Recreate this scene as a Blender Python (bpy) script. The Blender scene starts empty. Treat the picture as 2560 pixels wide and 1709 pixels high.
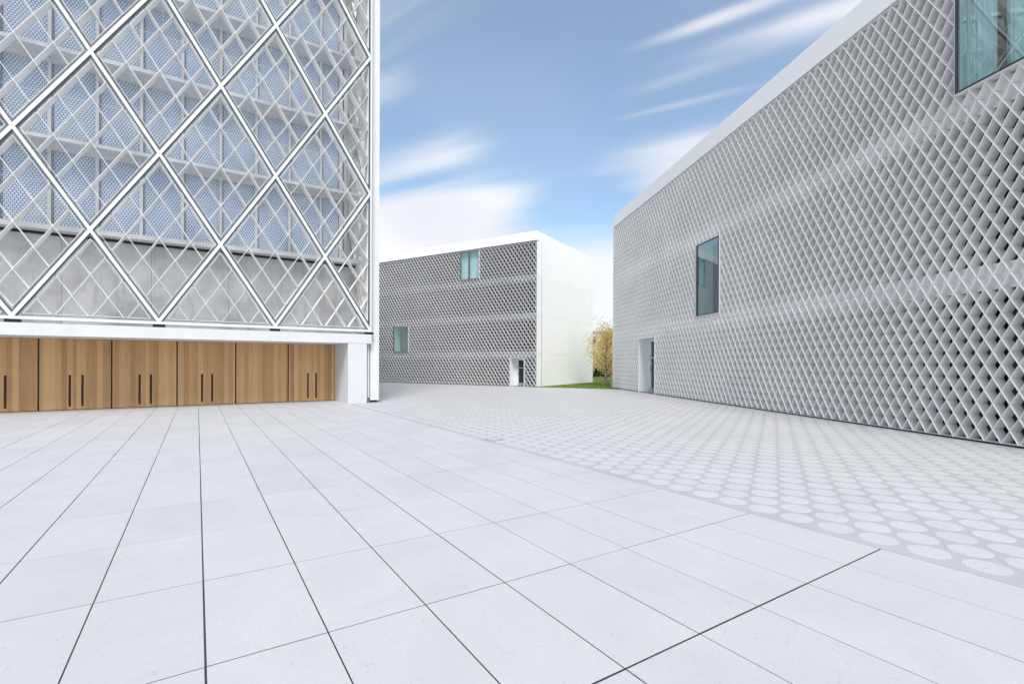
import bpy, bmesh, math, random
from mathutils import Vector, Matrix, noise as mnoise

random.seed(7)
S = bpy.context.scene
COL = S.collection
R = math.radians

# ------------------------------------------------------------------ camera
CAM_H = 1.553
cam_d = bpy.data.cameras.new('camera')
cam = bpy.data.objects.new('camera', cam_d)
COL.objects.link(cam)
cam_d.sensor_width = 36.0
cam_d.lens = 1221.5 / 2560 * 36
cam_d.shift_y = 53.6 / 2560
cam_d.clip_start = 0.05
cam_d.clip_end = 3000
cam.matrix_world = Matrix.Translation((0, 0, CAM_H)) @ Matrix.Rotation(R(90), 4, 'X') @ Matrix.Rotation(0.003, 4, 'Z')
S.camera = cam
F_PX, CX, Y0 = 1221.5, 1280.0, 908.1          # photograph pixels (2560 wide), used to decide what is in view

# ------------------------------------------------------------------ light and exposure
SUN_AZ, SUN_EL = 173.5, 49.0                  # degrees clockwise from the view direction (+Y)
sd = bpy.data.lights.new('sun', 'SUN')
sun = bpy.data.objects.new('sun', sd)
COL.objects.link(sun)
sd.energy = 0.88
sd.angle = R(22)
sd.color = (1.0, 0.955, 0.90)
sv = Vector((math.sin(R(SUN_AZ)) * math.cos(R(SUN_EL)), math.cos(R(SUN_AZ)) * math.cos(R(SUN_EL)), math.sin(R(SUN_EL))))
sun.rotation_euler = (-sv).to_track_quat('-Z', 'Y').to_euler()
S.view_settings.view_transform = 'Standard'
S.view_settings.look = 'None'
S.view_settings.exposure = 1.97
S.view_settings.gamma = 1.0
S.view_settings.use_curve_mapping = False
S.cycles.max_bounces = 8
S.cycles.diffuse_bounces = 6
S.cycles.glossy_bounces = 3

# ------------------------------------------------------------------ node helpers
class NT:
    def __init__(self, tree):
        self.t = tree
        tree.nodes.clear()
    def n(self, typ, **kw):
        nd = self.t.nodes.new(typ)
        for k, v in kw.items():
            setattr(nd, k, v)
        return nd
    def put(self, sock, v):
        if isinstance(v, bpy.types.NodeSocket):
            self.t.links.new(v, sock)
        elif v is not None:
            sock.default_value = v
    def m(self, op, a, b=None, c=None, clamp=False):
        nd = self.n('ShaderNodeMath', operation=op, use_clamp=clamp)
        for i, v in enumerate((a, b, c)):
            if v is not None:
                self.put(nd.inputs[i], v)
        return nd.outputs[0]
    def v(self, op, a, b=None, out=0):
        nd = self.n('ShaderNodeVectorMath', operation=op)
        self.put(nd.inputs[0], a)
        if b is not None:
            self.put(nd.inputs[1], b)
        return nd.outputs[out]
    def mix(self, f, a, b, blend='MIX'):
        nd = self.n('ShaderNodeMix', data_type='RGBA', blend_type=blend)
        self.put(nd.inputs[0], f)
        self.put(nd.inputs[6], a if isinstance(a, bpy.types.NodeSocket) else (*a, 1) if len(a) == 3 else a)
        self.put(nd.inputs[7], b if isinstance(b, bpy.types.NodeSocket) else (*b, 1) if len(b) == 3 else b)
        return nd.outputs[2]
    def ss(self, x, lo, hi, a=0.0, b=1.0):
        nd = self.n('ShaderNodeMapRange', interpolation_type='SMOOTHSTEP')
        self.put(nd.inputs[0], x)
        for i, q in zip((1, 2, 3, 4), (lo, hi, a, b)):
            self.put(nd.inputs[i], q)
        return nd.outputs[0]
    def noise(self, vec, scale, detail=2, rough=0.5, dist=0.0, dim='3D'):
        nd = self.n('ShaderNodeTexNoise', noise_dimensions=dim)
        self.put(nd.inputs['Vector'], vec)
        self.put(nd.inputs['Scale'], scale)
        self.put(nd.inputs['Detail'], detail)
        self.put(nd.inputs['Roughness'], rough)
        self.put(nd.inputs['Distortion'], dist)
        return nd.outputs[0]
    def comb(self, x, y, z):
        nd = self.n('ShaderNodeCombineXYZ')
        for i, q in enumerate((x, y, z)):
            self.put(nd.inputs[i], q)
        return nd.outputs[0]
    def sep(self, v):
        nd = self.n('ShaderNodeSeparateXYZ')
        self.put(nd.inputs[0], v)
        return nd.outputs
    def ramp(self, f, stops):
        nd = self.n('ShaderNodeValToRGB')
        cr = nd.color_ramp
        while len(cr.elements) < len(stops):
            cr.elements.new(0.5)
        for e, (p, c) in zip(cr.elements, stops):
            e.position = p
            e.color = (*c, 1)
        self.put(nd.inputs[0], f)
        return nd.outputs[0]

# ------------------------------------------------------------------ world: sky with wind-drawn clouds
W = bpy.data.worlds.new('World')
S.world = W
W.use_nodes = True
w = NT(W.node_tree)
sky = w.n('ShaderNodeTexSky', sky_type='NISHITA')
sky.sun_disc = False
sky.sun_elevation = R(SUN_EL)
sky.sun_rotation = R(SUN_AZ)
sky.altitude = 300
sky.air_density = 1.0
sky.dust_density = 1.0
sky.ozone_density = 1.6
SKY_STR = 0.0505
CLOUD = 0.283
def pix_dir(x, y):                              # direction seen at a pixel of the photograph
    return Vector(((x - CX) / F_PX, 1.0, (Y0 - y) / F_PX)).normalized()
wd = pix_dir(-120, 720)                         # the wind blows the clouds out of this direction
we1 = (Vector((0, 0, 1)) - wd * wd.z).normalized()
we2 = wd.cross(we1).normalized()
gdir = w.n('ShaderNodeTexCoord').outputs['Generated']
da = w.v('DOT_PRODUCT', gdir, tuple(wd), out=1)
db = w.v('DOT_PRODUCT', gdir, tuple(we1), out=1)
dc = w.v('DOT_PRODUCT', gdir, tuple(we2), out=1)
phi = w.m('ARCTAN2', db, dc)
rr = w.m('ARCCOSINE', da)
streak = w.noise(w.comb(w.m('MULTIPLY', phi, 9.0), w.m('MULTIPLY', rr, 1.7), 3.1), 1.0, 3, 0.55)
fine = w.noise(w.comb(w.m('MULTIPLY', phi, 34.0), w.m('MULTIPLY', rr, 2.2), 7.7), 1.0, 1, 0.5)
puff = w.noise(gdir, 3.4, 1, 0.5)
bias = None
def blob(x, y, lx, ly, amp):
    """a cloud lying around a pixel: half-length along the wind and half-width across it, in photograph pixels"""
    global bias
    d0 = pix_dir(x, y)
    p0 = math.atan2(d0.dot(we1), d0.dot(we2))
    r0 = math.acos(max(-1, min(1, d0.dot(wd))))
    sr = lx / F_PX * 0.75
    sp = ly / F_PX / max(0.15, math.sin(r0)) * 0.8
    a = w.m('DIVIDE', w.m('SUBTRACT', phi, p0), sp)
    b = w.m('DIVIDE', w.m('SUBTRACT', rr, r0), sr)
    q = w.m('ADD', w.m('MULTIPLY', a, a), w.m('MULTIPLY', b, b))
    g = w.m('MULTIPLY', w.m('EXPONENT', w.m('MULTIPLY', q, -1.0)), amp)
    bias = g if bias is None else w.m('ADD', bias, g)
for args in ((1075, 395, 230, 44, 0.58), (1160, 515, 300, 52, 0.60), (980, 590, 480, 95, 0.66), (1800, 415, 330, 70, 0.56), (1680, 365, 220, 26, 0.22),
             (1790, 45, 210, 18, 0.60), (2050, 45, 320, 34, 0.62), (1680, 262, 230, 13, 0.46), (1640, 212, 240, 22, 0.36),
             (1510, 760, 260, 130, 0.60), (965, 225, 120, 42, 0.34), (1330, 230, 950, 350, -0.60), (2250, -60, 500, 220, -0.2), (990, 468, 190, 15, -0.22), (1430, 500, 200, 95, -0.60)):
    blob(*args)
base_c = w.m('ADD', w.m('ADD', w.m('MULTIPLY', streak, 0.85), w.m('MULTIPLY', fine, 0.26)), w.m('MULTIPLY', puff, 0.16))
cm = w.ss(w.m('ADD', base_c, bias), 0.16, 1.0)
cm = w.m('ADD', w.m('MULTIPLY', cm, 0.79), 0.18)
shade = w.ss(puff, 0.35, 0.65)
ccol = w.mix(shade, (CLOUD * 0.80, CLOUD * 0.82, CLOUD * 0.87), (CLOUD, CLOUD * 0.99, CLOUD * 0.985))
skyc = w.v('SCALE', sky.outputs[0])
skyc.node.inputs['Scale'].default_value = SKY_STR
skyc = w.mix(1.0, skyc, (0.82, 1.0, 1.02), 'MULTIPLY')
bg = w.n('ShaderNodeBackground')
w.put(bg.inputs[0], w.mix(cm, skyc, ccol))
bg.inputs[1].default_value = 1.0
W.cycles.sampling_method = 'MANUAL'
W.cycles.sample_map_resolution = 512
wo = w.n('ShaderNodeOutputWorld')
w.put(wo.inputs[0], bg.outputs[0])

# ------------------------------------------------------------------ materials
MATS = {}
def new_mat(name):
    m = bpy.data.materials.new(name)
    m.use_nodes = True
    t = NT(m.node_tree)
    out = t.n('ShaderNodeOutputMaterial')
    p = t.n('ShaderNodeBsdfPrincipled')
    t.put(out.inputs[0], p.outputs[0])
    MATS[name] = m
    return m, t, p
def wcoord(t):
    return t.n('ShaderNodeNewGeometry').outputs['Position']
def ocoord(t):
    return t.n('ShaderNodeTexCoord').outputs['Object']
def orand(t):
    return t.n('ShaderNodeObjectInfo').outputs['Random']
def bump(t, p, h, strength, dist=0.01):
    b = t.n('ShaderNodeBump')
    b.inputs['Strength'].default_value = strength
    b.inputs['Distance'].default_value = dist
    t.put(b.inputs['Height'], h)
    t.put(p.inputs['Normal'], b.outputs[0])
def painted(name, col, rough=0.45, var=0.05, dirt=0.05, scale=2.0, bumps=0.0, spec=0.4):
    m, t, p = new_mat(name)
    c = wcoord(t)
    n1 = t.noise(c, scale, 4, 0.6)
    st = t.noise(t.v('MULTIPLY', c, (5, 5, 0.35)), 1.0, 4, 0.6)
    k = t.m('SUBTRACT', 1.0, t.m('ADD', t.m('MULTIPLY', t.ss(n1, 0.35, 0.75), var), t.m('MULTIPLY', t.ss(st, 0.5, 0.8), dirt)))
    t.put(p.inputs['Base Color'], t.v('MULTIPLY', t.comb(k, k, k), col))
    t.put(p.inputs['Roughness'], t.ss(n1, 0.2, 0.8, rough - 0.06, rough + 0.08))
    p.inputs['Specular IOR Level'].default_value = spec
    if bumps:
        bump(t, p, t.noise(c, 60, 3, 0.6), bumps, 0.003)
    return m
painted('white_metal', (0.72, 0.735, 0.75), 0.42, 0.05, 0.05)
def plain(name, col, rough=0.5, spec=0.35, var=0.05, each=0.0):
    m, t, p = new_mat(name)
    k = t.ss(t.noise(wcoord(t), 0.7, 2, 0.5), 0.3, 0.7, 1.0 - var, 1.0)
    if each:
        k = t.m('MULTIPLY', k, t.ss(orand(t), 0.0, 1.0, 1.0 - each, 1.0))
    t.put(p.inputs['Base Color'], t.v('MULTIPLY', t.comb(k, k, k), col))
    p.inputs['Roughness'].default_value = rough
    p.inputs['Specular IOR Level'].default_value = spec
plain('blade_metal', (0.90, 0.895, 0.89), each=0.03)
plain('screen_shaded', (0.62, 0.625, 0.635), each=0.03)  # darker copy of blade_metal: shade inside the middle screen's cells put into the colour
plain('cage_blade', (0.90, 0.90, 0.89), each=0.04)
plain('cream_metal', (0.86, 0.85, 0.82))
painted('white_render', (0.905, 0.905, 0.905), 0.75, 0.02, 0.015, 1.2, 0.15, 0.25)
painted('white_concrete', (0.66, 0.67, 0.69), 0.7, 0.05, 0.07, 1.6, 0.25, 0.25)
painted('niche_metal', (0.84, 0.86, 0.88), 0.35, 0.04, 0.05)
painted('reveal_grey', (0.56, 0.64, 0.65), 0.6, 0.05, 0.05)
painted('dark_gasket', (0.10, 0.12, 0.12), 0.6, 0.2, 0.1)
painted('black_metal', (0.02, 0.022, 0.024), 0.45, 0.2, 0.1)
painted('frame_dark', (0.045, 0.055, 0.06), 0.35, 0.2, 0.1)
painted('grey_metal', (0.36, 0.385, 0.41), 0.4, 0.1, 0.08)
painted('slate_board', (0.20, 0.235, 0.29), 0.5, 0.15, 0.1)
painted('joint_bed', (0.045, 0.048, 0.05), 0.9, 0.3, 0.0, 8.0)
painted('plinth_grey', (0.42, 0.42, 0.41), 0.8, 0.1, 0.1, 3.0)
painted('kerb_stone', (0.50, 0.49, 0.47), 0.8, 0.15, 0.1, 6.0)
painted('red_brown', (0.055, 0.014, 0.011), 0.5, 0.3, 0.1)
painted('brick_far', (0.34, 0.16, 0.12), 0.8, 0.2, 0.1)
painted('facade_far', (0.55, 0.50, 0.44), 0.8, 0.1, 0.1)
painted('roof_grey', (0.5, 0.5, 0.5), 0.8, 0.1, 0.1)
painted('hex_sheet', (0.74, 0.76, 0.78), 0.5, 0.1, 0.1)

def mat_concrete():
    m, t, p = new_mat('raw_concrete')
    c = wcoord(t)
    n1 = t.noise(c, 0.9, 5, 0.62, 0.6)
    n2 = t.noise(t.v('MULTIPLY', c, (4, 4, 0.6)), 1.0, 5, 0.6)
    n3 = t.noise(c, 25, 3, 0.6)
    col = t.mix(t.ss(n1, 0.32, 0.68), (0.58, 0.575, 0.58), (0.74, 0.74, 0.745))
    col = t.mix(t.m('MULTIPLY', t.ss(n2, 0.50, 0.72), 0.6), col, (0.50, 0.45, 0.415))
    col = t.mix(t.m('MULTIPLY', t.ss(n3, 0.4, 0.7), 0.18), col, (0.38, 0.38, 0.385))
    t.put(p.inputs['Base Color'], col)
    p.inputs['Roughness'].default_value = 0.8
    bump(t, p, n3, 0.3, 0.004)
mat_concrete()

def mat_tile(name, lo, hi, chip, obj_var=True, dl=0.42):
    m, t, p = new_mat(name)
    c = wcoord(t)
    n1 = t.noise(c, 1.1, 5, 0.6, 0.8)
    n2 = t.noise(t.v('ADD', c, (11, 5, 0)), 7.0, 4, 0.65)
    col = t.mix(t.ss(n1, 0.3, 0.7), lo, hi)
    # aggregate chips, crowded in some patches and polished away in others
    def chips(scale, thr, k, dens):
        vo = t.n('ShaderNodeTexVoronoi')
        t.put(vo.inputs['Vector'], c)
        vo.inputs['Scale'].default_value = scale
        f = t.ss(vo.outputs['Distance'], thr * 0.6, thr, 1.0, 0.0)
        pick = t.ss(t.sep(vo.outputs['Color'])[0], 0.5, 0.6)
        return t.m('MULTIPLY', t.m('MULTIPLY', t.m('MULTIPLY', f, pick), t.ss(dens, dl, 0.7)), k)
    col = t.mix(chips(46, 0.30, 0.85, n2), col, chip)
    col = t.mix(chips(85, 0.34, 0.85, n2), col, chip)
    col = t.mix(chips(150, 0.36, 0.8, n1), col, chip)
    sp = t.noise(c, 260, 2, 0.7)
    col = t.mix(t.m('MULTIPLY', t.ss(sp, 0.55, 0.75), 0.30), col, chip)
    st = t.noise(t.v('ADD', c, (3, 19, 0)), 0.42, 4, 0.65, 1.0)
    col = t.mix(t.m('MULTIPLY', t.ss(st, 0.50, 0.72), 0.16), col, (0.41, 0.41, 0.42))
    if obj_var:
        rnd = orand(t)
        k = t.ss(rnd, 0.0, 1.0, 0.975, 1.012)
        col = t.v('MULTIPLY', col, t.comb(k, k, t.m('ADD', t.m('MULTIPLY', k, 0.96), 0.04)))
        pk = t.ss(t.m('FRACT', t.m('MULTIPLY', rnd, 7.13)), 0.72, 0.95)
        col = t.mix(t.m('MULTIPLY', pk, 0.08), col, (0.62, 0.585, 0.59))
    t.put(p.inputs['Base Color'], col)
    t.put(p.inputs['Roughness'], t.ss(n2, 0.3, 0.7, 0.52, 0.7))
    p.inputs['Specular IOR Level'].default_value = 0.3
    bump(t, p, sp, 0.22, 0.002)
mat_tile('terrazzo_tile', (0.485, 0.492, 0.515), (0.53, 0.535, 0.555), (0.30, 0.31, 0.345))
mat_tile('terrazzo_disc', (0.52, 0.525, 0.535), (0.565, 0.567, 0.575), (0.24, 0.25, 0.28), True, 0.15)
mat_tile('plaza_slab', (0.395, 0.405, 0.43), (0.435, 0.445, 0.465), (0.36, 0.375, 0.41), False)

def mat_wood(name, light, dark, plank=0.145):
    m, t, p = new_mat(name)
    c = ocoord(t)
    x, y, z = t.sep(c)
    rnd = orand(t)
    xs = t.m('ADD', x, t.m('MULTIPLY', rnd, 7.3))
    cell = t.m('FLOOR', t.m('DIVIDE', xs, plank))
    wn = t.n('ShaderNodeTexWhiteNoise', noise_dimensions='2D')
    t.put(wn.inputs['Vector'], t.comb(cell, t.m('MULTIPLY', rnd, 31.0), 0))
    wv = wn.outputs[0]
    gr = t.noise(t.comb(t.m('ADD', t.m('MULTIPLY', xs, 70.0), t.m('MULTIPLY', wv, 50.0)), t.m('MULTIPLY', y, 70), t.m('ADD', t.m('MULTIPLY', z, 2.2), t.m('MULTIPLY', wv, 13.0))), 1.0, 5, 0.65, 0.6)
    br = t.noise(t.comb(t.m('ADD', t.m('MULTIPLY', xs, 9.0), t.m('MULTIPLY', wv, 20.0)), 0.0, t.m('MULTIPLY', z, 0.7)), 1.0, 4, 0.6, 0.8)
    f = t.m('ADD', t.m('MULTIPLY', gr, 0.38), t.m('ADD', t.m('MULTIPLY', br, 0.36), t.m('MULTIPLY', wv, 0.42)))
    col = t.ramp(f, [(0.28, dark), (0.52, tuple((a + b) / 2 for a, b in zip(light, dark))), (0.8, light)])
    t.put(p.inputs['Base Color'], col)
    t.put(p.inputs['Roughness'], t.ss(gr, 0.2, 0.8, 0.42, 0.6))
    p.inputs['Specular IOR Level'].default_value = 0.35
    bump(t, p, gr, 0.12, 0.002)
mat_wood('oak', (0.70, 0.425, 0.20), (0.38, 0.21, 0.088))
mat_wood('dark_wood', (0.14, 0.06, 0.025), (0.05, 0.02, 0.009), 0.06)

def mat_hexglass():
    m, t, p = new_mat('fritted_glass')
    c = ocoord(t)
    x, y, z = t.sep(c)
    k = 1 / 0.09
    px = t.m('MULTIPLY', x, k)
    pz = t.m('MULTIPLY', z, k)
    sq = 3 ** 0.5
    def cellv(ox, oz):
        a = t.m('SUBTRACT', t.m('FLOORED_MODULO', t.m('SUBTRACT', px, ox), 1.0), 0.5)
        b = t.m('SUBTRACT', t.m('FLOORED_MODULO', t.m('SUBTRACT', pz, oz), sq), sq / 2)
        return a, b, t.m('ADD', t.m('MULTIPLY', a, a), t.m('MULTIPLY', b, b))
    a1, b1, d1 = cellv(0, 0)
    a2, b2, d2 = cellv(0.5, sq / 2)
    s = t.m('LESS_THAN', d1, d2)
    gx = t.m('ADD', t.m('MULTIPLY', a1, s), t.m('MULTIPLY', a2, t.m('SUBTRACT', 1.0, s)))
    gz = t.m('ADD', t.m('MULTIPLY', b1, s), t.m('MULTIPLY', b2, t.m('SUBTRACT', 1.0, s)))
    ax, az = t.m('ABSOLUTE', gx), t.m('ABSOLUTE', gz)
    hd = t.m('MAXIMUM', ax, t.m('ADD', t.m('MULTIPLY', ax, 0.5), t.m('MULTIPLY', az, sq / 2)))
    line = t.ss(hd, 0.40, 0.44)
    n1 = t.noise(wcoord(t), 0.8, 3, 0.5)
    cellc = t.mix(t.ss(n1, 0.3, 0.7), (0.60, 0.70, 0.86), (0.70, 0.79, 0.92))
    col = t.mix(line, cellc, (0.085, 0.125, 0.195))
    t.put(p.inputs['Base Color'], col)
    t.put(p.inputs['Roughness'], t.ss(line, 0.0, 1.0, 0.25, 0.04))
    p.inputs['Specular IOR Level'].default_value = 0.6
    p.inputs['Coat Weight'].default_value = 0.35
    p.inputs['Coat Roughness'].default_value = 0.03
mat_hexglass()

def mat_pane(name, tint, refl):
    """clear outer pane: mirror-like film over tinted transparency"""
    m = bpy.data.materials.new(name)
    m.use_nodes = True
    t = NT(m.node_tree)
    out = t.n('ShaderNodeOutputMaterial')
    tr = t.n('ShaderNodeBsdfTransparent')
    tr.inputs[0].default_value = (*tint, 1)
    gl = t.n('ShaderNodeBsdfGlossy')
    gl.inputs['Roughness'].default_value = 0.012
    gl.inputs[0].default_value = (0.86, 0.95, 0.97, 1)
    lw = t.n('ShaderNodeLayerWeight')
    fz = t.m('POWER', lw.outputs['Facing'], 4.0)
    b = t.n('ShaderNodeBump')
    b.inputs['Strength'].default_value = 0.05
    b.inputs['Distance'].default_value = 0.02
    t.put(b.inputs['Height'], t.noise(wcoord(t), 0.9, 2, 0.4))
    t.put(gl.inputs['Normal'], b.outputs[0])
    mx = t.n('ShaderNodeMixShader')
    t.put(mx.inputs[0], t.m('ADD', t.m('MULTIPLY', fz, 0.9 - refl), refl, clamp=True))
    t.put(mx.inputs[1], tr.outputs[0])
    t.put(mx.inputs[2], gl.outputs[0])
    t.put(out.inputs[0], mx.outputs[0])
    MATS[name] = m
mat_pane('window_glass', (0.88, 0.96, 0.955), 0.10)
m, t, p = new_mat('inner_glass')
p.inputs['Base Color'].default_value = (0.02, 0.036, 0.036, 1)
p.inputs['Roughness'].default_value = 0.25
p.inputs['Specular IOR Level'].default_value = 0.35
bump(t, p, t.noise(wcoord(t), 1.4, 2, 0.4), 0.08, 0.03)
m, t, p = new_mat('curtain')
cc = t.noise(t.v('MULTIPLY', wcoord(t), (1, 1, 0.1)), 9, 3, 0.5)
t.put(p.inputs['Base Color'], t.mix(t.ss(cc, 0.3, 0.7), (0.56, 0.66, 0.67), (0.70, 0.78, 0.79)))
p.inputs['Roughness'].default_value = 0.9
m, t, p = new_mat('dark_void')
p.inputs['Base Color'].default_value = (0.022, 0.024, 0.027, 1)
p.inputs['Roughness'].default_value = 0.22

def mat_leaf(name, cols, trans=0.35):
    m, t, p = new_mat(name)
    isl = t.n('ShaderNodeNewGeometry').outputs['Random Per Island']
    n = len(cols)
    col = t.ramp(isl, [(i / max(1, n - 1), c) for i, c in enumerate(cols)])
    t.put(p.inputs['Base Color'], col)
    p.inputs['Roughness'].default_value = 0.6
    tl = t.n('ShaderNodeBsdfTranslucent')
    t.put(tl.inputs[0], col)
    mx = t.n('ShaderNodeMixShader')
    mx.inputs[0].default_value = trans
    t.put(mx.inputs[1], p.outputs[0])
    t.put(mx.inputs[2], tl.outputs[0])
    t.put([q for q in m.node_tree.nodes if q.type == 'OUTPUT_MATERIAL'][0].inputs[0], mx.outputs[0])
mat_leaf('leaf_birch', [(0.92, 0.72, 0.28), (0.94, 0.80, 0.45), (0.88, 0.62, 0.20), (0.60, 0.44, 0.18), (0.95, 0.84, 0.54)], 0.6)
mat_leaf('leaf_gold', [(0.96, 0.76, 0.28), (0.96, 0.82, 0.40), (0.93, 0.66, 0.18), (0.96, 0.86, 0.52)], 0.6)
mat_leaf('leaf_lime', [(0.70, 0.65, 0.08), (0.84, 0.76, 0.14), (0.54, 0.54, 0.06)], 0.55)
mat_leaf('leaf_hedge', [(0.03, 0.05, 0.015), (0.05, 0.075, 0.02), (0.02, 0.035, 0.01)], 0.15)
mat_leaf('grass_blade', [(0.16, 0.27, 0.03), (0.22, 0.33, 0.045), (0.27, 0.33, 0.07), (0.13, 0.22, 0.025)], 0.3)
m, t, p = new_mat('bark')
bn = t.noise(t.v('MULTIPLY', wcoord(t), (8, 8, 22)), 1.0, 4, 0.6)
t.put(p.inputs['Base Color'], t.mix(t.ss(bn, 0.45, 0.6), (0.42, 0.37, 0.32), (0.07, 0.05, 0.04)))
p.inputs['Roughness'].default_value = 0.9
m, t, p = new_mat('lawn_soil')
gn = t.noise(wcoord(t), 2.5, 5, 0.65)
t.put(p.inputs['Base Color'], t.mix(t.ss(gn, 0.3, 0.7), (0.11, 0.175, 0.03), (0.165, 0.23, 0.04)))
p.inputs['Roughness'].default_value = 0.95
bump(t, p, t.noise(wcoord(t), 40, 3, 0.6), 0.6, 0.03)
m, t, p = new_mat('gravel_ground')
gn = t.noise(wcoord(t), 0.6, 5, 0.6)
t.put(p.inputs['Base Color'], t.mix(t.ss(gn, 0.3, 0.7), (0.30, 0.29, 0.27), (0.42, 0.41, 0.39)))
p.inputs['Roughness'].default_value = 0.95

# ------------------------------------------------------------------ mesh helpers
class MB:
    def __init__(self):
        self.v, self.f = [], []
    def add(self, vs, fs):
        o = len(self.v)
        self.v += [tuple(q) for q in vs]
        self.f += [tuple(i + o for i in q) for q in fs]
        return self
    def box(self, x0, x1, y0, y1, z0, z1):
        return self.add([(x0, y0, z0), (x1, y0, z0), (x1, y1, z0), (x0, y1, z0), (x0, y0, z1), (x1, y0, z1), (x1, y1, z1), (x0, y1, z1)],
                        [(0, 3, 2, 1), (4, 5, 6, 7), (0, 1, 5, 4), (1, 2, 6, 5), (2, 3, 7, 6), (3, 0, 4, 7)])
    def blade(self, p, q, off, y0, y1):
        """sheet whose centre line runs p -> q in the (x, z) plane, off = in-plane half-thickness vector, from depth y0 to y1"""
        (px, pz), (qx, qz), (ox, oz) = p, q, off
        c = [(px - ox, pz - oz), (px + ox, pz + oz), (qx + ox, qz + oz), (qx - ox, qz - oz)]
        return self.add([(a, y0, b) for a, b in c] + [(a, y1, b) for a, b in c],
                        [(0, 1, 2, 3), (7, 6, 5, 4), (0, 4, 5, 1), (1, 5, 6, 2), (2, 6, 7, 3), (3, 7, 4, 0)])
    def tube(self, pts, rads, n=6):
        rings = []
        o = len(self.v)
        for i, (pt, r) in enumerate(zip(pts, rads)):
            pt = Vector(pt)
            d = (Vector(pts[min(i + 1, len(pts) - 1)]) - Vector(pts[max(i - 1, 0)])).normalized()
            a = d.cross(Vector((0.31, 0.9, 0.2))).normalized()
            b = d.cross(a)
            for k in range(n):
                th = 2 * math.pi * k / n
                self.v.append(tuple(pt + (a * math.cos(th) + b * math.sin(th)) * r))
        for i in range(len(pts) - 1):
            for k in range(n):
                k2 = (k + 1) % n
                self.f.append((o + i * n + k, o + i * n + k2, o + (i + 1) * n + k2, o + (i + 1) * n + k))
        self.f.append(tuple(o + k for k in range(n))[::-1])
        self.f.append(tuple(o + (len(pts) - 1) * n + k for k in range(n)))
        return self
    def mesh(self, name, mat, fix=True, smooth=False):
        me = bpy.data.meshes.new(name)
        me.from_pydata(self.v, [], self.f)
        if fix:
            bm = bmesh.new()
            bm.from_mesh(me)
            bmesh.ops.recalc_face_normals(bm, faces=bm.faces)
            bm.to_mesh(me)
            bm.free()
        me.materials.append(MATS[mat])
        if smooth:
            me.polygons.foreach_set('use_smooth', [True] * len(me.polygons))
        return me
    def build(self, name, mat, parent=None, loc=(0, 0, 0), rz=0.0, fix=True, smooth=False):
        return place(name, self.mesh(name, mat, fix, smooth), parent, loc, rz)

def place(name, me, parent=None, loc=(0, 0, 0), rz=0.0):
    o = bpy.data.objects.new(name, me)
    COL.objects.link(o)
    o.location = loc
    o.rotation_euler = (0, 0, rz)
    o.parent = parent
    return o
def tag(o, label, cat, group=None):
    o['label'] = label
    o['category'] = cat
    if group:
        o['group'] = group
    return o
def thing(name, label, cat, loc=(0, 0, 0), rz=0.0, group=None):
    return tag(place(name, None, None, loc, rz), label, cat, group)
def struct(o):
    o['kind'] = 'structure'
    return o
def stuff(o):
    o['kind'] = 'stuff'
    return o
def bevel(o, wd_, seg=2):
    b = o.modifiers.new('bevel', 'BEVEL')
    b.width = wd_
    b.segments = seg
    b.limit_method = 'ANGLE'
    return o

def clip_seg(p, q, poly):
    """clip a 2D segment to a convex polygon (counter-clockwise)"""
    t0, t1 = 0.0, 1.0
    dx, dz = q[0] - p[0], q[1] - p[1]
    n = len(poly)
    for i in range(n):
        a, b = poly[i], poly[(i + 1) % n]
        ex, ez = b[0] - a[0], b[1] - a[1]
        num = ex * (p[1] - a[1]) - ez * (p[0] - a[0])
        den = ex * dz - ez * dx
        if abs(den) < 1e-9:
            if num < 0:
                return None
            continue
        t = -num / den
        if den > 0:
            t0 = max(t0, t)
        else:
            t1 = min(t1, t)
    if t1 - t0 < 1e-4:
        return None
    return (p[0] + dx * t0, p[1] + dz * t0), (p[0] + dx * t1, p[1] + dz * t1)
def cut_rects(p, q, rects):
    """remove from segment p-q (rising in z) what falls inside axis-aligned rectangles"""
    segs = [(p, q)]
    for (x0, x1, z0, z1) in rects:
        out = []
        for a, b in segs:
            c = clip_seg(a, b, [(x0, z0), (x1, z0), (x1, z1), (x0, z1)])
            if not c:
                out.append((a, b))
                continue
            if math.dist(a, c[0]) > 0.02:
                out.append((a, c[0]))
            if math.dist(c[1], b) > 0.02:
                out.append((c[1], b))
        segs = out
    return segs
def inset(poly, d):
    n = len(poly)
    lines = []
    for i in range(n):
        a, b = poly[i], poly[(i + 1) % n]
        dd = d[i] if isinstance(d, (list, tuple)) else d
        ex, ez = b[0] - a[0], b[1] - a[1]
        l = math.hypot(ex, ez)
        nx, nz = -ez / l, ex / l
        lines.append(((a[0] + nx * dd, a[1] + nz * dd), (ex, ez)))
    out = []
    for i in range(n):
        (p, r), (q, s) = lines[i - 1], lines[i]
        den = r[0] * s[1] - r[1] * s[0]
        t = ((q[0] - p[0]) * s[1] - (q[1] - p[1]) * s[0]) / den
        out.append((p[0] + r[0] * t, p[1] + r[1] * t))
    return out

def to_pixel(P):
    x, y, z = P
    if y < 0.3:
        return None
    return CX + F_PX * x / y, Y0 - F_PX * (z - CAM_H) / y

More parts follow.
